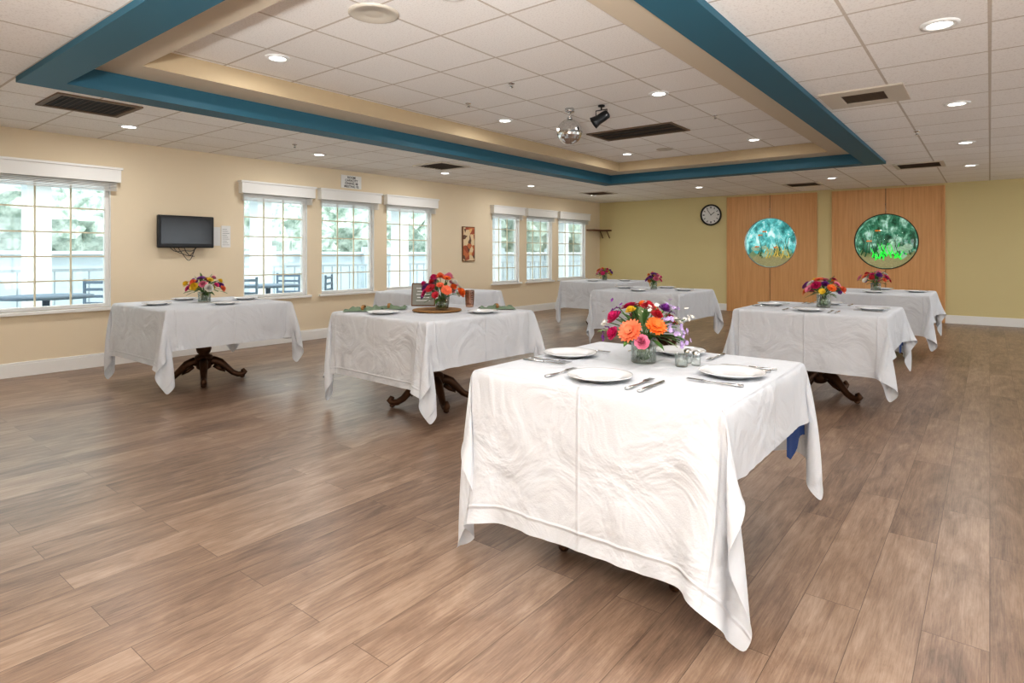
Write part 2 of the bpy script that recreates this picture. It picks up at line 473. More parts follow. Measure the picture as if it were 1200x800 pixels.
e = empty('disco_ball', (-3.51, 5.44, 0))
M_mir = mat('mirror_tile', (0.75, 0.75, 0.74, 1), 0.15, 1.0, var=0.4, vscale=60)
m = MB()
m.sphere((0, 0, 2.555), .135, M_mir, 34, 18, smooth=False); m.build('mirrored_sphere', e)
m = MB(); m.lathe([(.05, ZI), (.05, 2.765), (.03, 2.755), (.006, 2.75), (.006, 2.71), (.025, 2.705), (.03, 2.685)], M_steel, 20); m.build('motor_mount', e)
e = empty('stage_spotlight', (-3.17, 5.52, 0))
m = MB(); m.lathe([(.035, ZI), (.035, 2.785), (.008, 2.78), (.008, 2.75)], M_black, 14); m.build('mount', e)
m = MB(); m.tube([(-.065, 0, 2.66), (-.065, 0, 2.75), (.065, 0, 2.75), (.065, 0, 2.66)], .006, M_black, 6); m.build('yoke', e)
m = MB(); T = Matrix.Translation((0, 0, 2.67)) @ Matrix.Rotation(.9, 4, 'Y') @ Matrix.Rotation(-.5, 4, 'X')
m.lathe([(.028, .085), (.045, .075), (.05, .02), (.05, -.04), (.062, -.09), (.066, -.1), (.058, -.1), (.045, -.05), (.0001, -.045)], M_black, 22, T); m.build('housing', e)

# ------------------------------------------------------------------ wall items, left wall
e = empty('wall_television', (XL, 3.35, 1.525))
m = MB(); m.bb(.06, .105, -.33, .33, -.195, .195, M_black); m.build('body', e, bevel=.012)
m = MB(); m.bb(.104, .107, -.295, .295, -.145, .165, M_screen); m.build('screen', e)
m = MB(); m.bb(0.001, .06, -.06, .06, -.08, .08, M_black); m.build('wall_bracket', e)
m = MB()
for k in range(3):
    pts = []
    for j in range(13):
        t = j / 12
        pts.append((.03 + .01 * k, -.18 + .05 * k + t * (.34 - .06 * k), -.17 - math.sin(math.pi * t) * (.08 + .045 * k) - .02 * math.sin(t * 9 + k)))
    m.tube(pts, .0035, M_black, 6)
m.tube([(.03, .0, -.19), (.03, .02, -.24), (.035, .06, -.29), (.03, .12, -.30)], .004, M_black, 6)
m.build('cables', e)
m = MB(); m.bb(.001, .004, 3.72, 3.81, 1.36, 1.60, M_paper); m.bb(.001, .005, 3.82, 3.94, 1.34, 1.62, M_paper)
M_ink = mat('grey_ink', srgb(120, 120, 124), 0.8)
for k in range(9): m.bb(.005, .0056, 3.835, 3.925 - (k % 3) * .015, 1.37 + k * .025, 1.375 + k * .025, M_ink)
m.build('notice_paper', None, (XL, 0, 0))
e = empty('room_capacity_sign', (XL, 5.85, 2.37))
m = MB(); m.bb(.001, .008, -.19, .19, -.10, .10, M_white); m.build('board', e, bevel=.002)
M_inkb = mat('black_ink', srgb(40, 40, 42), 0.7)
for k, s in enumerate(['ROOM', 'CAPACITY', 'DINING 48', 'MEETING 92']):
    c = bpy.data.curves.new('text_line', 'FONT'); c.body = s; c.size = .05; c.align_x = 'CENTER'; c.offset = .001
    o = bpy.data.objects.new('text_line_%d' % (k + 1), c); scene.collection.objects.link(o); o.parent = e
    o.location = (.0095, 0, .05 - k * .046); o.rotation_euler = (math.pi/2, 0, math.pi/2); c.materials.append(M_inkb)
def poster_mat():
    m = bpy.data.materials.new('poster_print'); m.use_nodes = True
    nt = m.node_tree; N = nt.nodes; L = nt.links; b = N['Principled BSDF']
    tc = N.new('ShaderNodeTexCoord'); n = N.new('ShaderNodeTexVoronoi'); n.inputs['Scale'].default_value = 11
    L.new(tc.outputs['Object'], n.inputs['Vector'])
    r = N.new('ShaderNodeValToRGB'); r.color_ramp.interpolation = 'CONSTANT'
    cs = [(226, 204, 168), (196, 120, 80), (110, 84, 70), (230, 186, 130), (170, 90, 64)]
    r.color_ramp.elements[0].color = srgb(*cs[0]); r.color_ramp.elements[1].position = .85; r.color_ramp.elements[1].color = srgb(*cs[4])
    for k in (1, 2, 3):
        el = r.color_ramp.elements.new(.2 + .2 * k); el.color = srgb(*cs[k])
    sp = N.new('ShaderNodeSeparateColor'); L.new(n.outputs['Color'], sp.inputs[0]); L.new(sp.outputs[0], r.inputs['Fac'])
    L.new(r.outputs['Color'], b.inputs['Base Color']); return m
m = MB(); m.bb(.001, .02, -.17, .17, -.33, .33, M_wood); m.bb(.02, .022, -.155, .155, -.315, .315, poster_mat()); m.build('framed_poster', None, (XL, 8.54, 1.44))
m = MB()
m.bb(0.001, .34, -.20, -.002, .0, .035, M_wood); m.bb(0.001, .20, -.65, -.20, .0, .035, M_wood)
for x in (.10, .29): m.tube([(x, -.01, -.17), (x, -.05, -.13), (x, -.12, -.04), (x, -.16, 0)], .012, M_wood, 6)
m.build('corner_shelf', None, (XL, YB, 1.82))

e = empty('wall_clock', (-4.93, YB, 2.13))
TF = Matrix.Rotation(math.pi/2, 4, 'X')
m = MB(); m.lathe([(.235, 0), (.24, .02), (.235, .045), (.215, .045), (.205, .025), (.205, .0)], M_black, 48, TF); m.build('rim', e)
m = MB(); m.lathe([(.0001, .018), (.21, .018)], M_paper, 40, TF, cap=False); m.build('face', e)
m = MB()
for k in range(12):
    a = math.pi * k / 6; T = TF @ Matrix.Rotation(a, 4, 'Z') @ Matrix.Translation((0, .165, .020))
    m.box((0, 0, 0), (.014 if k % 3 else .022, .04, .002), M_inkb, T)
for a, ln, w in ((-.95, .10, .014), (.6, .15, .010)):
    T = TF @ Matrix.Rotation(a, 4, 'Z') @ Matrix.Translation((0, ln / 2, .023)); m.box((0, 0, 0), (w, ln, .002), M_inkb, T)
m.lathe([(.012, .02), (.012, .027)], M_inkb, 12, TF); m.build('hands_and_marks', e)

# ------------------------------------------------------------------ doors with porthole aquariums
def aq_mat(seed, cols, es):
    m = bpy.data.materials.new('aquarium_water'); m.use_nodes = True
    nt = m.node_tree; N = nt.nodes; L = nt.links; b = N['Principled BSDF']
    tc = N.new('ShaderNodeTexCoord'); mp = N.new('ShaderNodeMapping'); mp.inputs['Location'].default_value = (seed, 0, 0); mp.inputs['Scale'].default_value = (1.2, 1, .8)
    L.new(tc.outputs['Object'], mp.inputs[0])
    n = N.new('ShaderNodeTexNoise'); n.inputs['Scale'].default_value = 6; n.inputs['Detail'].default_value = 9; n.inputs['Roughness'].default_value = .66; n.inputs['Distortion'].default_value = 0.4
    L.new(mp.outputs[0], n.inputs['Vector'])
    r = N.new('ShaderNodeValToRGB')
    r.color_ramp.elements[0].position = .36; r.color_ramp.elements[0].color = srgb(*cols[0])
    r.color_ramp.elements[1].position = .66; r.color_ramp.elements[1].color = srgb(*cols[2])
    el = r.color_ramp.elements.new(.5); el.color = srgb(*cols[1])
    L.new(n.outputs['Fac'], r.inputs['Fac']); L.new(r.outputs['Color'], b.inputs['Base Color'])
    L.new(r.outputs['Color'], b.inputs['Emission Color']); b.inputs['Emission Strength'].default_value = es  # water colour glows, standing in for a lamp inside the tank
    return m
M_dome = glass_mat('aquarium_dome_glass', (.97, 1, 1, 1), .14)
M_grav = mat('aquarium_gravel', srgb(186, 172, 132), 0.9, bump=1, bscale=60, var=.5, vscale=60, emis=srgb(150, 150, 110), estr=.3)  # gravel through fish: emission stands in for the tank's lighting
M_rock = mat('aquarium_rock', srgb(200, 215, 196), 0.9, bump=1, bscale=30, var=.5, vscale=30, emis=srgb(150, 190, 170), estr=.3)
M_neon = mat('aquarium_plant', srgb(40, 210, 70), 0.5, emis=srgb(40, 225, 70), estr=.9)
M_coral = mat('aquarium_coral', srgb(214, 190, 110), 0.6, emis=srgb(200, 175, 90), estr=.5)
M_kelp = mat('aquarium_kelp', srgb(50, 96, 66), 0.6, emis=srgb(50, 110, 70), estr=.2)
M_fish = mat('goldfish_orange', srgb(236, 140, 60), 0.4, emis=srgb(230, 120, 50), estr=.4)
for di, (x0, x1) in enumerate(D):
    cx = (x0 + x1) / 2; w = (x1 - x0) / 2; cz = 1.49; r = .52
    e = empty('door_%d' % (di + 1), (cx, YB, 0))
    m = MB()
    n = 64; fr = -.03
    inner = []; outer = []
    for k in range(n):
        a = 2 * math.pi * k / n; c, s = math.cos(a), math.sin(a)
        inner.append((r * c, fr, cz + r * s))
        t = min(w / abs(c) if abs(c) > 1e-6 else 1e9, ((DZ - cz) if s > 0 else cz) / abs(s) if abs(s) > 1e-6 else 1e9)
        outer.append((c * t, fr, cz + s * t))
    corners = [(w, fr, DZ), (-w, fr, DZ), (-w, fr, 0), (w, fr, 0)]
    vs = inner + outer + corners
    fs = [(k, (k + 1) % n, n + (k + 1) % n, n + k) for k in range(n)]
    for k in range(n):
        k2 = (k + 1) % n; A, B = outer[k], outer[k2]
        if abs(A[0] - B[0]) > 1e-5 and abs(A[2] - B[2]) > 1e-5:
            for ci, cc in enumerate(corners):
                if (abs(A[0] - cc[0]) < 1e-4 or abs(B[0] - cc[0]) < 1e-4) and (abs(A[2] - cc[2]) < 1e-4 or abs(B[2] - cc[2]) < 1e-4):
                    fs.append((n + k, n + k2, 2 * n + ci))
    m.add(vs, fs, M_oak)
    m.bb(-w, -w + .03, fr + .0005, .1, 0, DZ, M_oak); m.bb(w - .03, w, fr + .0005, .1, 0, DZ, M_oak); m.bb(-w, w, fr + .0005, .1, DZ - .02, DZ, M_oak)
    m.build('door_panel', e)
    m = MB(); m.bb(-.004, .004, fr - .002, fr, 0, cz - r - .02, M_dark); m.bb(-.004, .004, fr - .002, fr, cz + r + .02, DZ, M_dark)
    m.build('centre_seam', e)
    m = MB()
    for s in (-1, 1):
        m.bb(s * w - .02, s * w + .02, fr - .012, fr + .03, 0, DZ, M_oak)
    m.build('side_casing', e, bevel=.003)
    q = empty('porthole_aquarium', (cx, YB, cz))
    TT = Matrix.Rotation(math.pi/2, 4, 'X')
    m = MB(); m.lathe([(r + .008, .028), (r + .008, .042), (r - .004, .045), (r - .006, .03)], M_dark if di else M_steel, 64, TT, cap=False); m.build('rim', q)
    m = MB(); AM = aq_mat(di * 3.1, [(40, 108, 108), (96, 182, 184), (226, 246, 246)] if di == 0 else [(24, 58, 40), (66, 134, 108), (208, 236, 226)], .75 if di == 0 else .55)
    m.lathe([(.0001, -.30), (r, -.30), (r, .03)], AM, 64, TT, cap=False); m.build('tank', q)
    m = MB(); m.lathe([(.0001, .17), (.15, .162), (.28, .138), (.40, .10), (.48, .065), (r - .002, .035)], M_dome, 64, TT, cap=False); m.build('glass_dome', q)
    m = MB()
    vs = []; fs = []; nn = 20
    for i in range(nn + 1):
        x = -.44 + .88 * i / nn
        zb = -math.sqrt(max(0, (r - .01) ** 2 - x * x)); zt = max(zb, -.33 + .03 * math.sin(x * 17 + di) + .02 * math.sin(x * 41))
        vs += [(x, -.02, zb), (x, -.02, zt), (x, .28, zt + .10), (x, .28, zb)]
    for i in range(nn):
        for k in range(3): fs.append((i*4+k, i*4+4+k, i*4+5+k, i*4+1+k))
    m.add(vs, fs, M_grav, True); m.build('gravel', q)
    m = MB(); rr = random.Random(di + 4)
    for k in range(54 if di else 40):
        if di: x = rr.gauss(-.02, .12) if k < 32 else rr.uniform(-.42, .42); pm = M_neon if k < 32 else M_kelp
        else: x = rr.choice([rr.gauss(.12, .06), rr.uniform(-.38, .38)]); pm = [M_coral, M_coral, M_leaf2, M_kelp][k % 4]
        y = rr.uniform(.0, .24); h = rr.uniform(.12, .34) * (1.0 if pm is not M_kelp else 1.7)
        pts = []; ph = rr.uniform(0, 6)
        for j in range(7):
            t = j / 6; pts.append((x + .03 * math.sin(ph + t * 5), y, -.36 + h * t))
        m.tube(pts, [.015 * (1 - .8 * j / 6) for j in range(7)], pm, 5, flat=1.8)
    m.build('water_plants', q)
    m = MB()
    for k in range(4 if di == 0 else 2):
        fx, fz = rr.uniform(-.3, .3), rr.uniform(-.15, .25)
        m.sphere((fx, .04, fz), .034, M_fish, 12, 8, True, (1, .4, .5))
        m.add([(fx + .02, .04, fz), (fx + .06, .04, fz + .022), (fx + .06, .04, fz - .022)], [(0, 1, 2)], M_fish)
    for k in range(12):
        m.sphere((rr.uniform(-.36, .36), rr.uniform(.1, .22), rr.uniform(-.32, -.10)), rr.uniform(.035, .075), M_rock, 10, 7, True, (1.2, .8, .9))
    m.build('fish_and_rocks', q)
    m = MB(); m.tube([(0, -.04, r), (0, -.04, r + .18)], .004, M_steel, 6); m.sphere((0, -.04, r + .19), .012, M_steel, 8, 6); m.build('hook', q)

# ------------------------------------------------------------------ cloth simulation (mass-spring on the real table)
TOP = 0.775
def sim_cloth(s, ov, seed, steps=1700, bk=1.0, shear=.05):
    rng = np.random.RandomState(seed)
    h = s / 2
    px, nx, py, ny = ov
    def axis(neg, pos):
        a = np.linspace(-h - neg, -h, max(3, int(neg / .028)) + 1)
        c = np.linspace(-h, h, int(s / .032) + 1)
        d = np.linspace(h, h + pos, max(3, int(pos / .028)) + 1)
        return np.concatenate([a, c[1:], d[1:]])
    X = axis(nx, px); Y = axis(ny, py)
    P = np.zeros((len(X), len(Y), 3)); P[..., 0] = X[:, None]; P[..., 1] = Y[None, :]; P[..., 2] = TOP
    rest = P.copy()
    hb = h - 1e-4
    pin = (np.abs(P[..., 0]) <= h + 1e-6) & (np.abs(P[..., 1]) <= h + 1e-6)
    W = np.where(pin, 0.0, 1.0)[..., None]
    P[..., 2] += (rng.rand(*P.shape[:2]) - .5) * .004 * W[..., 0]
    cons = []
    def addc(sa, sb, k):
        L = np.linalg.norm(rest[sb] - rest[sa], axis=-1, keepdims=True); ws = W[sa] + W[sb]
        cons.append((sa, sb, L, W[sa], W[sb], k / np.maximum(ws, 1e-6) * (ws > 0)))
    I, J = len(X), len(Y)
    for p in (0, 1):
        na = (I - p) // 2
        addc((slice(p, p + 2 * na, 2), slice(None)), (slice(p + 1, p + 2 * na, 2), slice(None)), 1.0)
        nb = (J - p) // 2
        addc((slice(None), slice(p, p + 2 * nb, 2)), (slice(None), slice(p + 1, p + 2 * nb, 2)), 1.0)
        addc((slice(p, p + 2 * na, 2), slice(0, J - 1)), (slice(p + 1, p + 2 * na, 2), slice(1, J)), shear)
        addc((slice(p, p + 2 * na, 2), slice(1, J)), (slice(p + 1, p + 2 * na, 2), slice(0, J - 1)), shear)
    bends = []
    for (sa, sb, k) in [((slice(0, I - 2), slice(None)), (slice(2, I), slice(None)), .02), ((slice(None), slice(0, J - 2)), (slice(None), slice(2, J)), .02),
                        ((slice(0, I - 4), slice(None)), (slice(4, I), slice(None)), .008), ((slice(None), slice(0, J - 4)), (slice(None), slice(4, J)), .008)]:
        L = np.linalg.norm(rest[sb] - rest[sa], axis=-1, keepdims=True); bends.append((sa, sb, L, k * bk))
    V = np.zeros_like(P); dt = 1 / 240.
    ph = rng.rand(6) * 6.28
    for it in range(steps):
        V[..., 2] -= 9.8 * dt
        if it < 1000:
            F = 3.2 * (1 - it / 1000.)
            V[..., 0] += F * dt * np.sin(rest[..., 1] * 9 + ph[0] + it * .01)
            V[..., 1] += F * dt * np.sin(rest[..., 0] * 8 + ph[1] - it * .013)
        V *= (0.992 if it < steps * .65 else .97)
        Q = P + V * dt * W
        for rep in range(2):
            for (sa, sb, L, wa, wb, kk) in cons:
                A = Q[sa]; B = Q[sb]; d = B - A
                l = np.sqrt((d * d).sum(-1, keepdims=True)) + 1e-9
                c = d * (kk * (l - L) / l)
                Q[sa] += wa * c; Q[sb] -= wb * c
        for (sa, sb, L, k) in bends:
            d = Q[sb] - Q[sa]; l = np.sqrt((d * d).sum(-1, keepdims=True)) + 1e-9
            c = d * (k * .5 * (l - L) / l)
            wA = W[sa]; wB = W[sb]
            Q[sa] += c * wA; Q[sb] -= c * wB
        ax = hb + .004 - np.abs(Q[..., 0]); ay = hb + .004 - np.abs(Q[..., 1])
        ins_ = (ax > 0) & (ay > 0) & (W[..., 0] > 0)
        ux = ins_ & (ax < ay); uy = ins_ & ~ux
        Q[..., 0] = np.where(ux, np.sign(Q[..., 0]) * (hb + .004), Q[..., 0])
        Q[..., 1] = np.where(uy, np.sign(Q[..., 1]) * (hb + .004), Q[..., 1])
        Q[..., 2] = np.maximum(Q[..., 2], 0.01)
        V = (Q - P) / dt
        sp = np.linalg.norm(V, axis=-1, keepdims=True); V *= np.minimum(1, 4 / (sp + 1e-9))
        P = Q
    print('cloth', P.min(axis=(0, 1)), P.max(axis=(0, 1)))
    P[..., 2] += 0.0035
    return P, rest

def cloth_mesh(P, rest):
    I, J = P.shape[:2]
    vs = P.reshape(-1, 3).tolist()
    fs = [(i*J+j, (i+1)*J+j, (i+1)*J+j+1, i*J+j+1) for i in range(I-1) for j in range(J-1)]
    me = bpy.data.meshes.new('tablecloth'); me.from_pydata(vs, [], fs); me.update()
    uvl = me.uv_layers.new(name='UVMap')
    R = rest.reshape(-1, 3)
    idx = np.zeros(len(me.loops), dtype=np.int32); me.loops.foreach_get('vertex_index', idx)
    uvl.data.foreach_set('uv', R[idx][:, :2].astype(np.float32).ravel())
    me.polygons.foreach_set('use_smooth', [True] * len(me.polygons))
    me.materials.append(M_cloth); return me

CL = {
 'front': (1.05, cloth_mesh(*sim_cloth(1.05, (.25, .28, .42, .58), 3, shear=.025))),
 'a': (1.20, cloth_mesh(*sim_cloth(1.20, (.35, .38, .38, .49), 5, shear=.06))),
 'b': (1.15, cloth_mesh(*sim_cloth(1.15, (.30, .40, .40, .46), 9, shear=.05))),
}

# ------------------------------------------------------------------ table
def table(x, y, rz, key, frot=.35):
    s, me = CL[key]
    e = empty('dining_table', (x, y, 0), rz)
    m = MB(); m.bb(-s/2 + .006, s/2 - .006, -s/2 + .006, s/2 - .006, TOP - .032, TOP - .003, M_wood); m.build('table_top', e, bevel=.004)
    m = MB()
    m.lathe([(.20, TOP - .032), (.20, TOP - .05), (.06, TOP - .06), (.045, TOP - .12), (.040, .55), (.052, .53), (.052, .51), (.038, .49), (.045, .42), (.062, .36), (.070, .32), (.060, .285),
             (.045, .27), (.075, .255), (.085, .235), (.085, .215), (.065, .20), (.075, .17), (.065, .13), (.035, .11), (.0001, .105)], M_iron, 24)
    m.build('pedestal_column', e)
    for k in range(4):
        T = Matrix.Rotation(math.pi/4 + k * math.pi/2 + frot, 4, 'Z')
        m = MB()
        m.tube([(.04, 0, .18), (.09, 0, .20), (.15, 0, .175), (.21, 0, .115), (.26, 0, .065), (.31, 0, .04), (.355, 0, .042), (.375, 0, .062), (.36, 0, .082), (.338, 0, .072)],
               [.040, .042, .038, .032, .028, .027, .028, .024, .018, .012], M_iron, 10, T)
        m.tube([(.09, 0, .15), (.14, 0, .11), (.19, 0, .085), (.17, 0, .115), (.15, 0, .10)], [.02, .018, .014, .012, .008], M_iron, 8, T)
        m.sphere(T @ Vector((.35, 0, .018)), .024, M_iron, 12, 8, True, (1, 1, .7))
        m.build('foot_%d' % (k + 1), e)
    c = bpy.data.objects.new('tablecloth', me); scene.collection.objects.link(c)
    c.location = (x, y, 0); c.rotation_euler = (0, 0, rz)
    sb = c.modifiers.new('sub', 'SUBSURF'); sb.levels = 1; sb.render_levels = 1
    return x, y, rz, s, e

# ------------------------------------------------------------------ tableware
def ob_at(mb, name, x, y, z, rz, parent=None):
    o = mb.build(name, parent); o.location = (x, y, z); o.rotation_euler = (0, 0, rz); return o
def plate(x, y, r=.125):
    m = MB()
    k = r / .125
    m.lathe([(.0001, .004), (.07*k, .004), (.078*k, .007), (.088*k, .014), (.12*k, .020), (.125*k, .021), (.124*k, .018), (.09*k, .010), (.078*k, .002), (.07*k, 0.0), (.0001, 0.0)], M_china, 48, cap=False)
    return ob_at(m, 'dinner_plate', x, y, TOP + .006, 0)
def fork(x, y, rz):
    m = MB()
    m.tube([(0, -.10, .004), (0, -.06, .004), (0, 0, .003), (0, .035, .004), (0, .05, .006)], [.005, .0045, .0025, .003, .004], M_steel, 6, flat=1.8)
    m.box((0, .062, .006), (.022, .026, .0025), M_steel)
    for k in range(4): m.box((-.009 + k * .006, .092, .006), (.003, .036, .002), M_steel)
    return ob_at(m, 'fork', x, y, TOP + .006, rz)
def knife(x, y, rz):
    m = MB()
    m.tube([(0, -.11, .004), (0, -.06, .004), (0, .0, .004)], [.005, .005, .0045], M_steel, 6, flat=1.6)
    m.add([(-.006, 0, .003), (.006, 0, .003), (.009, .06, .003), (.007, .10, .003), (-.004, .115, .003), (-.006, .06, .003),
           (-.006, 0, .005), (.006, 0, .005), (.009, .06, .004), (.007, .10, .004), (-.004, .115, .005), (-.006, .06, .005)],
          [(5, 4, 3, 2, 1, 0), (6, 7, 8, 9, 10, 11), (0, 1, 7, 6), (1, 2, 8, 7), (2, 3, 9, 8), (3, 4, 10, 9), (4, 5, 11, 10), (5, 0, 6, 11)], M_steel)
    return ob_at(m, 'knife', x, y, TOP + .006, rz)
def place_settings(t, sides=(0, 1, 2, 3), off=.40, cut=True):
    x, y, rz, s = t[:4]
    for k in sides:
        a = rz + k * math.pi / 2
        dn = Vector((math.sin(a), -math.cos(a))); rt = Vector((math.cos(a), math.sin(a)))
        o = off + (s - 1.1) / 2
        c = Vector((x, y)) + dn * o
        plate(c.x, c.y)
        if cut:
            p = c + rt * .165; fork(p.x, p.y, a)
            p = c + rt * .215; knife(p.x, p.y, a + .02)
            p = c - rt * .18; fork(p.x, p.y, a)

# ------------------------------------------------------------------ flowers
def frame_from(n):
    n = Vector(n).normalized(); a = n.cross(Vector((.13, .21, 1)));
    if a.length < .1: a = n.cross(Vector((1, 0, 0)))
    a.normalize(); return n, a, n.cross(a)
def petal(m, c, out, nrm, L, w, tilt, mt, cup=.15):
    side = nrm.cross(out).normalized()
    rows = [(.0, .35), (.4, .9), (.75, 1.0), (1.0, .35)]
    vs = []
    for t, ww in rows:
        ang = tilt * (0.6 + .5 * t)
        p = c + out * (L * t * math.cos(ang)) + nrm * (L * t * math.sin(ang))
        for s in (-1, 0, 1):
            vs.append(p + side * (s * w * ww / 2) + nrm * (abs(s) * w * cup))
    fs = []
    for r in range(3):
        for k in range(2): fs.append((r*3+k, r*3+k+1, r*3+k+4, r*3+k+3))
    m.add(vs, fs, mt, True)
def gerbera(m, c, n, R, mt, ct):
    n, a, b2 = frame_from(n)
    for ly, (cnt, rr, tl) in enumerate([(20, 1, .12), (18, .82, .3), (12, .5, .6)]):
        for k in range(cnt):
            t = 2 * math.pi * (k + .5 * ly) / cnt + random.uniform(-.05, .05)
            o = a * math.cos(t) + b2 * math.sin(t)
            petal(m, c + n * .003 * ly, o, n, R * rr * random.uniform(.93, 1.05), R * .30, tl, mt)
    T = Matrix.Translation(c) @ n.to_track_quat('Z', 'Y').to_matrix().to_4x4()
    m.lathe([(R*.24, 0), (R*.25, R*.08), (R*.18, R*.16), (.0001, R*.17)], ct, 12, T)
def rose(m, c, n, R, mt, rings=5):
    n, a, b2 = frame_from(n)
    for ly in range(rings):
        f = ly / (rings - 1); cnt = 9 - ly
        for k in range(max(4, cnt)):
            t = 2 * math.pi * k / max(4, cnt) + ly * .7 + random.uniform(-.15, .15)
            o = a * math.cos(t) + b2 * math.sin(t)
            petal(m, c + n * (R * .12 * ly), o, n, R * (1.0 - .45 * f), R * (.85 - .3 * f), .25 + 1.05 * f, mt, .12)
def leaf(m, c, d, L, w, mt):
    d = Vector(d).normalized(); n = d.cross(Vector((0, 0, 1))).cross(d)
    if n.length < .05: n = Vector((1, 0, 0))
    n.normalize(); s = d.cross(n)
    vs = []
    for t, ww in [(0, .1), (.25, .8), (.55, 1), (.8, .6), (1, .05)]:
        p = c + d * L * t - Vector((0, 0, 1)) * (L * .25 * t * t)
        for k in (-1, 0, 1): vs.append(p + s * (k * w * ww / 2) + n * abs(k) * w * .12)
    fs = [(r*3+k, r*3+k+1, r*3+k+4, r*3+k+3) for r in range(4) for k in range(2)]
    m.add(vs, fs, mt, True)
def bouquet(x, y, rad, hgt, blooms, seed, vase_h=.12, vase_r=.058, zoff=0.006, bs=.052, ps=1.0, nleaf=34):
    random.seed(seed)
    e = empty('flower_arrangement', (x, y, TOP + zoff))
    v = MB(); r, h = vase_r, vase_h
    v.lathe([(.0001, .0), (r*.92, .0), (r, .006), (r*1.0, h*.5), (r*1.02, h), (r*.96, h), (r*.94, h*.5), (r*.93, .010), (.0001, .010)], M_vase, 32, cap=False)
    v.build('glass_vase', e)
    v = MB(); v.lathe([(.0001, .011), (r*.91, .011), (r*.92, h*.62), (.0001, h*.62)], M_water, 28, cap=False); v.build('water', e)
    st = MB(); fl = MB(); lf = MB()
    N_ = len(blooms)
    ga = 2.399963
    for i, (kind, col, sc, pos) in enumerate(blooms):
        if pos is None:
            t = (i + .5) / N_
            ph = math.acos(1 - .98 * t); az = i * ga + seed
            jitter = random.uniform(.85, 1.1)
            p = Vector((rad * math.sin(ph) * math.cos(az) * jitter, rad * math.sin(ph) * math.sin(az) * jitter, h + .02 + (hgt) * math.cos(ph) * jitter))
        else:
            p = Vector(pos) * ps; p.z = h + (pos[2] - .12) * ps
        nrm = (p - Vector((0, 0, h - .02))).normalized() + Vector((0, 0, .15))
        R = bs * sc
        if kind == 'g': gerbera(fl, p, nrm, R, FC[col], FC['brown' if col != 'white' else 'yellow'])
        elif kind == 'r': rose(fl, p - nrm.normalized() * R * .3, nrm, R * .95, FC[col])
        elif kind == 's':
            for k in range(9):
                q = p + Vector((random.gauss(0, .020), random.gauss(0, .020), random.gauss(0, .022)))
                n2, a2, b3 = frame_from(nrm + Vector((random.gauss(0, .5), random.gauss(0, .5), random.gauss(0, .3))))
                for j in range(5):
                    tt = j * 1.2566; petal(fl, q, a2 * math.cos(tt) + b3 * math.sin(tt), n2, .011, .009, .3, FC[col])
        base = Vector((random.uniform(-.6, .6) * r, random.uniform(-.6, .6) * r, .015))
        neck = Vector((p.x * .2, p.y * .2, h + .01))
        st.tube([base, neck, (neck + p) / 2 + Vector((0, 0, .01)), p - nrm.normalized() * .01], .0025, M_stem, 5)
    for k in range(nleaf):
        az = random.uniform(0, 6.283); el = random.uniform(-.15, 1.25)
        d = Vector((math.cos(az) * math.cos(el), math.sin(az) * math.cos(el), math.sin(el)))
        leaf(lf, Vector((0, 0, h + .01)) + d * rad * random.uniform(.2, .6), d, random.uniform(.5, .8) * rad, random.uniform(.018, .036), M_leaf if k % 3 else M_leaf2)
    for k in range(12):
        az = random.uniform(0, 6.283)
        c0 = Vector((math.cos(az) * .03, math.sin(az) * .03, h * .35)); leaf(lf, c0 * .7, (math.cos(az) * .1, math.sin(az) * .1, 1), h * .6, .02, M_leaf2)
    st.build('stems', e); fl.build('blooms', e); lf.build('leaves', e)

def auto(cols, n, seed):
    rr = random.Random(seed); out = []
    for i in range(n):
        c = cols[i % len(cols)]; kind = 'g' if rr.random() < .4 else 'r'
        out.append((kind, c, rr.uniform(.65, 1.1), None))
    return out

# ------------------------------------------------------------------ place tables
t1 = table(-1.17, 2.40, 0, 'front', 0.0)
place_settings(t1, (0, 1, 2, 3), .40)
big = [('g', 'coral', 1.25, (.0, -.130, .165)), ('g', 'orange', 1.05, (.10, -.085, .19)), ('r', 'pink', .8, (.06, -.14, .125)),
       ('r', 'hot', .9, (-.10, -.10, .22)), ('r', 'red', .85, (.03, -.02, .27)), ('g', 'hot', .95, (-.07, .0, .26)),
       ('r', 'purple', .75, (.09, .03, .26)), ('r', 'yellow', .6, (-.03, -.07, .255)), ('g', 'white', .7, (.15, .03, .20)),
       ('s', 'lav', 1, (.17, .02, .16)), ('s', 'lav', 1, (.15, -.04, .20)), ('s', 'white', 1, (.18, .07, .22)), ('s', 'lav', 1, (.12, .06, .26)),
       ('s', 'white', 1, (-.16, -.08, .20)), ('s', 'purple', 1, (-.17, -.05, .14)), ('r', 'purple', .6, (-.15, .02, .22)),
       ('r', 'hot', .8, (-.09, -.13, .15)), ('r', 'coral', .8, (.0, .10, .24)), ('g', 'red', .8, (.08, .12, .2)), ('r', 'hot', .9, (-.1, .12, .2)),
       ('s', 'white', 1, (.02, .16, .18)), ('r', 'orange', .7, (-.02, .03, .27)), ('r', 'red', .65, (.09, -.05, .24)), ('s', 'lav', 1, (.19, -.01, .13)),
       ('s', 'purple', 1, (-.12, -.03, .27)), ('s', 'white', 1, (.05, -.06, .26))]
bouquet(-1.20, 2.46, .16, .14, big, 11, ps=.95, bs=.045, vase_h=.105, vase_r=.055, nleaf=60)
for nm, px, py in (('salt_shaker', -1.04, 2.56), ('pepper_shaker', -.99, 2.53)):
    m = MB(); m.lathe([(.0001, 0), (.018, 0), (.020, .004), (.018, .035), (.015, .045)], M_vase, 20, cap=False); m.lathe([(.016, .043), (.017, .055), (.011, .062), (.0001, .064)], M_steel, 20, cap=False)
    ob_at(m, nm, px, py, TOP + .006, 0)
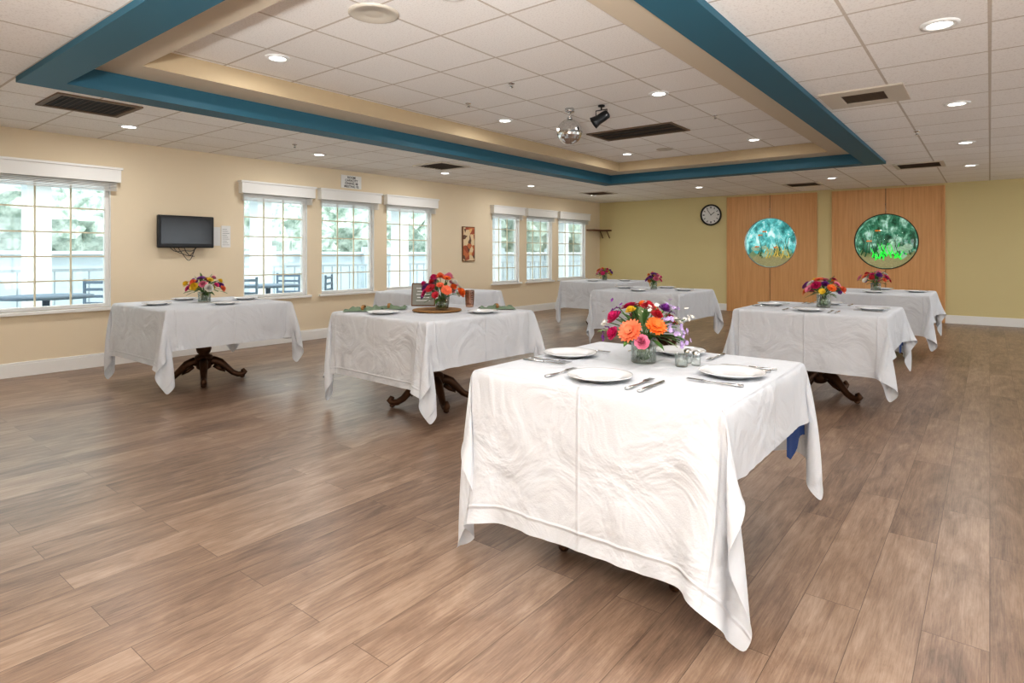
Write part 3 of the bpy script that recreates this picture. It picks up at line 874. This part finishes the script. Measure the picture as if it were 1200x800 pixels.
m = MB(); m.lathe([(.0001, 0), (.024, 0), (.027, .004), (.028, .052), (.025, .052), (.024, .008), (.0001, .008)], M_vase, 24, cap=False)
m.lathe([(.0001, .009), (.022, .009), (.022, .030), (.0001, .030)], M_paper, 20, cap=False)
ob_at(m, 'votive_candle_jar', -1.03, 2.47, TOP + .006, 0)

tA = table(-6.11, 2.82, 0, 'a'); place_settings(tA, (0, 1, 2, 3), .38, False)
bouquet(-6.14, 2.84, .18, .12, auto(['yellow', 'purple', 'pink', 'white', 'yellow', 'hot', 'coral'], 22, 3), 3, .10, bs=.046)
tB = table(-3.68, 3.60, math.radians(-3), 'a')
m = MB(); m.lathe([(.0001, .0), (.19, .0), (.205, .008), (.20, .016), (.17, .010), (.0001, .010)], M_wick, 48, cap=False); ob_at(m, 'wicker_charger', -3.62, 3.58, TOP + .006, 0)
bouquet(-3.60, 3.62, .17, .17, auto(['coral', 'pink', 'hot', 'orange', 'pink', 'red', 'white', 'purple'], 24, 5), 5, .09, .055, .018, bs=.046)
plate(-3.80, 3.16); plate(-3.22, 3.70)
def napkin(x, y, rz, seed):
    m = MB(); nx, ny = 16, 12; vs = []; fs = []
    for i in range(nx):
        for j in range(ny):
            u, v = i / (nx-1) * 2 - 1, j / (ny-1) * 2 - 1
            wv = .5 + .5 * math.cos(v * 3.14)
            z = .004 + .040 * wv * (1 - .5 * u * u) * (.7 + .3 * math.sin(u * 7 + v * 3 + seed)) + .008 * math.sin(u * 15 + seed) * wv
            vs.append((u * .15, v * .07 * (1 + .5 * abs(u) ** 2), max(.002, z)))
    for i in range(nx-1):
        for j in range(ny-1): fs.append((i*ny+j, (i+1)*ny+j, (i+1)*ny+j+1, i*ny+j+1))
    m.add(vs, fs, M_sage, True)
    m.lathe([(.045, -.012), (.048, 0), (.045, .012)], M_wick, 20, Matrix.Translation((0, 0, .024)) @ Matrix.Diagonal((1, 1.0, .55, 1)) @ Matrix.Rotation(math.pi/2, 4, 'Y'), cap=False)
    ob_at(m, 'cloth_napkin', x, y, TOP + .006, rz)
napkin(-4.08, 3.46, .7, 1); napkin(-3.34, 4.02, .9, 2); napkin(-4.10, 3.20, .7, 5)
e = empty('menu_sign', (-4.06, 3.84, TOP + .006), math.radians(35))
m = MB(); T = Matrix.Rotation(math.radians(-8), 4, 'X')
m.box((0, 0, .105), (.22, .012, .21), M_wood, T); m.build('frame', e)
m = MB(); m.box((0, -.008, .105), (.20, .004, .19), mat('slate', srgb(140, 140, 132), .7), T)
for k in range(5): m.box((0, -.0105, .05 + k * .028), (.13 - .02 * (k % 2), .001, .006), M_paper, T)
m.build('chalk_panel', e)
m = MB(); m.box((0, .05, .05), (.10, .10, .008), M_wood); m.build('easel_foot', e)
M_amber = glass_mat('amber_glass', (.92, .74, .62, 1), .2)
for (px, py, mm) in ((-3.68, 4.05, M_amber), (-3.92, 3.98, M_vase)):
    m = MB(); m.lathe([(.0001, 0), (.034, 0), (.036, .01), (.042, .15), (.039, .15), (.033, .012), (.0001, .012)], mm, 24, cap=False)
    for k in range(6): m.lathe([(.037 + .001 * k, .02 + .02 * k), (.0395 + .001 * k, .03 + .02 * k), (.038 + .001 * k, .04 + .02 * k)], mm, 24, cap=False)
    ob_at(m, 'glass_tumbler', px, py, TOP + .006, 0)

tC = table(-1.19, 5.93, 0, 'b'); place_settings(tC, (0, 1, 2, 3), .38)
bouquet(-1.17, 6.0, .15, .12, auto(['pink', 'coral', 'hot', 'yellow', 'purple', 'orange', 'white'], 20, 8), 8, .11, bs=.046)
tD = table(-3.54, 7.54, 0, 'a'); place_settings(tD, (0, 1, 2, 3), .38, False)
bouquet(-3.54, 7.56, .10, .11, auto(['coral', 'purple', 'hot', 'orange', 'pink'], 14, 9), 9, .09, .045, bs=.042)
tE = table(-5.42, 9.55, 0, 'b'); place_settings(tE, (0, 1), .38, False)
bouquet(-5.42, 9.55, .14, .10, auto(['orange', 'hot', 'yellow', 'pink', 'purple'], 14, 10), 10, .09, .045, bs=.046)
tF = table(-1.12, 9.0, 0, 'b'); place_settings(tF, (0, 1, 2), .38, False)
bouquet(-1.15, 9.0, .17, .12, auto(['pink', 'coral', 'hot', 'white', 'red', 'purple'], 18, 12), 12, .10, bs=.046)
tG = table(-5.62, 5.60, 0, 'b')

def underlay(t, drop=.26):
    s, e = t[3], t[4]
    m = MB(); vs = []; n = 12
    for i in range(n):
        for j in range(6):
            yy = s/2 - .30 + .29 * i / (n-1); zz = TOP - .03 - (drop + .03 * math.sin(i * .5)) * j / 5
            vs.append((s/2 - .003 + .003 * math.sin(i * 1.3) * j / 5, yy, zz))
    fs = [(i*6+j, (i+1)*6+j, (i+1)*6+j+1, i*6+j+1) for i in range(n-1) for j in range(5)]
    m.add(vs, fs, M_blue, True); m.build('blue_underlay', e)
underlay(t1, .31); underlay(tC, .34)

# ------------------------------------------------------------------ exterior
def foliage_mat():
    m = bpy.data.materials.new('garden_foliage'); m.use_nodes = True
    nt = m.node_tree; N = nt.nodes; L = nt.links; b = N['Principled BSDF']
    tc = N.new('ShaderNodeTexCoord'); n = N.new('ShaderNodeTexNoise'); n.inputs['Scale'].default_value = 3.0
    n.inputs['Detail'].default_value = 10; n.inputs['Roughness'].default_value = .75
    L.new(tc.outputs['Object'], n.inputs['Vector'])
    r = N.new('ShaderNodeValToRGB')
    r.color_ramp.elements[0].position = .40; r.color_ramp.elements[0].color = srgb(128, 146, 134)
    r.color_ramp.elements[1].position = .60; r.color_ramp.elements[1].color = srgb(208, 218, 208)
    L.new(n.outputs['Fac'], r.inputs['Fac']); L.new(r.outputs['Color'], b.inputs['Base Color'])
    b.inputs['Roughness'].default_value = .9
    return m
M_conc = mat('patio_concrete', srgb(200, 204, 206), .9, var=.1, vscale=1)
M_fence = mat('garden_wall', srgb(180, 192, 198), .9, bump=.3, bscale=6, var=.2, vscale=1.5)
M_hedge = foliage_mat()
M_patio = mat('patio_furniture', srgb(96, 114, 132), .6)
M_rail = mat('patio_railing', srgb(150, 160, 166), .6)
M_stucco = mat('pergola_white', srgb(216, 221, 224), .8)
b = MB(); b.bb(-30, XL - .16, -14, 34, -.2, -.02, M_conc); b.build('patio_ground')
b = MB(); b.bb(-14.2, -14, -14, 34, -.02, 1.25, M_fence)
for y in range(-13, 34, 3): b.bb(-14.0, -13.85, y - .15, y + .15, -.02, 1.45, M_fence)
b.bb(-14.25, -13.9, -14, 34, 1.25, 1.31, M_stucco)
b.build('garden_fence')
b = MB()
b.bb(-12.43, -12.37, -6, 24, .95, 1.0, M_rail); b.bb(-12.42, -12.38, -6, 24, .12, .16, M_rail)
for y in np.arange(-6, 24.01, .25): b.bb(-12.41, -12.39, y - .01, y + .01, -.02, .97, M_rail)
b.build('patio_railing')
rr = random.Random(2)
b = MB()
for y in np.arange(-14, 34, 1.25):
    R = rr.uniform(1.1, 2.0); cz = rr.uniform(1.0, 3.4)
    prof_v = []; seg, rings = 30, 18; fs = []
    cx, cy = -18.2 + rr.uniform(-1.0, .6), y
    for i in range(rings + 1):
        for k in range(seg):
            th = math.pi * i / rings; a = 2 * math.pi * k / seg
            q = R * (1 + .20 * math.sin(5 * a + 3 * th + y) * math.sin(th) + .16 * rr.uniform(-1, 1))
            prof_v.append((cx + q * math.sin(th) * math.cos(a), cy + q * math.sin(th) * math.sin(a), cz - q * math.cos(th)))
    for i in range(rings):
        for k in range(seg):
            k2 = (k+1) % seg; fs.append((i*seg+k, i*seg+k2, (i+1)*seg+k2, (i+1)*seg+k))
    b.add(prof_v, fs, M_hedge, False)
    b.tube([(cx, cy, -.02), (cx, cy, cz)], .12, M_wood, 8)
b.build('garden_trees')
b = MB()
for y in (-1, 2.6, 6.2, 9.8, 13.4, 17): b.bb(-11.5, -11.2, y, y + .3, -.02, 2.4, M_stucco)
b.bb(-11.6, -11.1, -4, 19, 2.3, 2.55, M_stucco)
b.build('patio_pergola')
for (px, py) in [(-9.3, 2.35), (-9.6, 5.5)]:
    e = empty('patio_table', (px, py, -.02))
    m = MB(); m.lathe([(.02, .72), (.50, .72), (.50, .75), (.0001, .75)], M_patio, 28, cap=False); m.lathe([(.04, .72), (.04, .05), (.25, .03), (.25, 0)], M_patio, 16); m.build('top_and_base', e)
    for k in range(4):
        a = k * 1.571 + .7; c = empty('patio_chair', (px + .82 * math.cos(a), py + .82 * math.sin(a), -.02), a)
        m = MB(); m.bb(-.22, .22, -.22, .22, .42, .46, M_patio)
        for sx in (-.2, .2):
            for sy in (-.2, .2): m.bb(sx - .015, sx + .015, sy - .015, sy + .015, 0, .42 if sx < 0 else .92, M_patio)
        for zz in (.55, .65, .75, .85): m.bb(.19, .21, -.2, .2, zz, zz + .04, M_patio)
        m.build('seat_and_legs', c)

# ------------------------------------------------------------------ light
w = bpy.data.worlds.new('sky'); scene.world = w; w.use_nodes = True
bg = w.node_tree.nodes['Background']; bg.inputs[0].default_value = (.90, .96, 1, 1); bg.inputs[1].default_value = 3.2
s = bpy.data.lights.new('sun', 'SUN'); s.energy = 2.4; s.angle = .05
so = bpy.data.objects.new('sun', s); so.rotation_euler = Vector((-.7, .25, -1.6)).to_track_quat('-Z', 'Y').to_euler(); scene.collection.objects.link(so)
l = bpy.data.lights.new('bounce_flash', 'AREA'); l.shape = 'DISK'; l.size = .4; l.energy = 270; l.color = (.98, .99, 1); l.spread = math.radians(105)  # unseen fill lamp behind the camera, added to brighten the ceiling
lo = bpy.data.objects.new('bounce_flash', l); lo.location = (.3, -1.6, 1.0)
lo.rotation_euler = Vector((-.45, .75, 1.2)).to_track_quat('-Z', 'Y').to_euler(); scene.collection.objects.link(lo)

# ------------------------------------------------------------------ camera
cam = bpy.data.cameras.new('camera'); co = bpy.data.objects.new('camera', cam)
scene.collection.objects.link(co); scene.camera = co
co.location = (0, 0, 1.26); co.rotation_euler = (math.pi/2, 0, math.radians(38.26))
cam.sensor_width = 36; cam.lens = 36 * 710 / 1200; cam.shift_y = -103 / 1200.0
cam.clip_start = .05
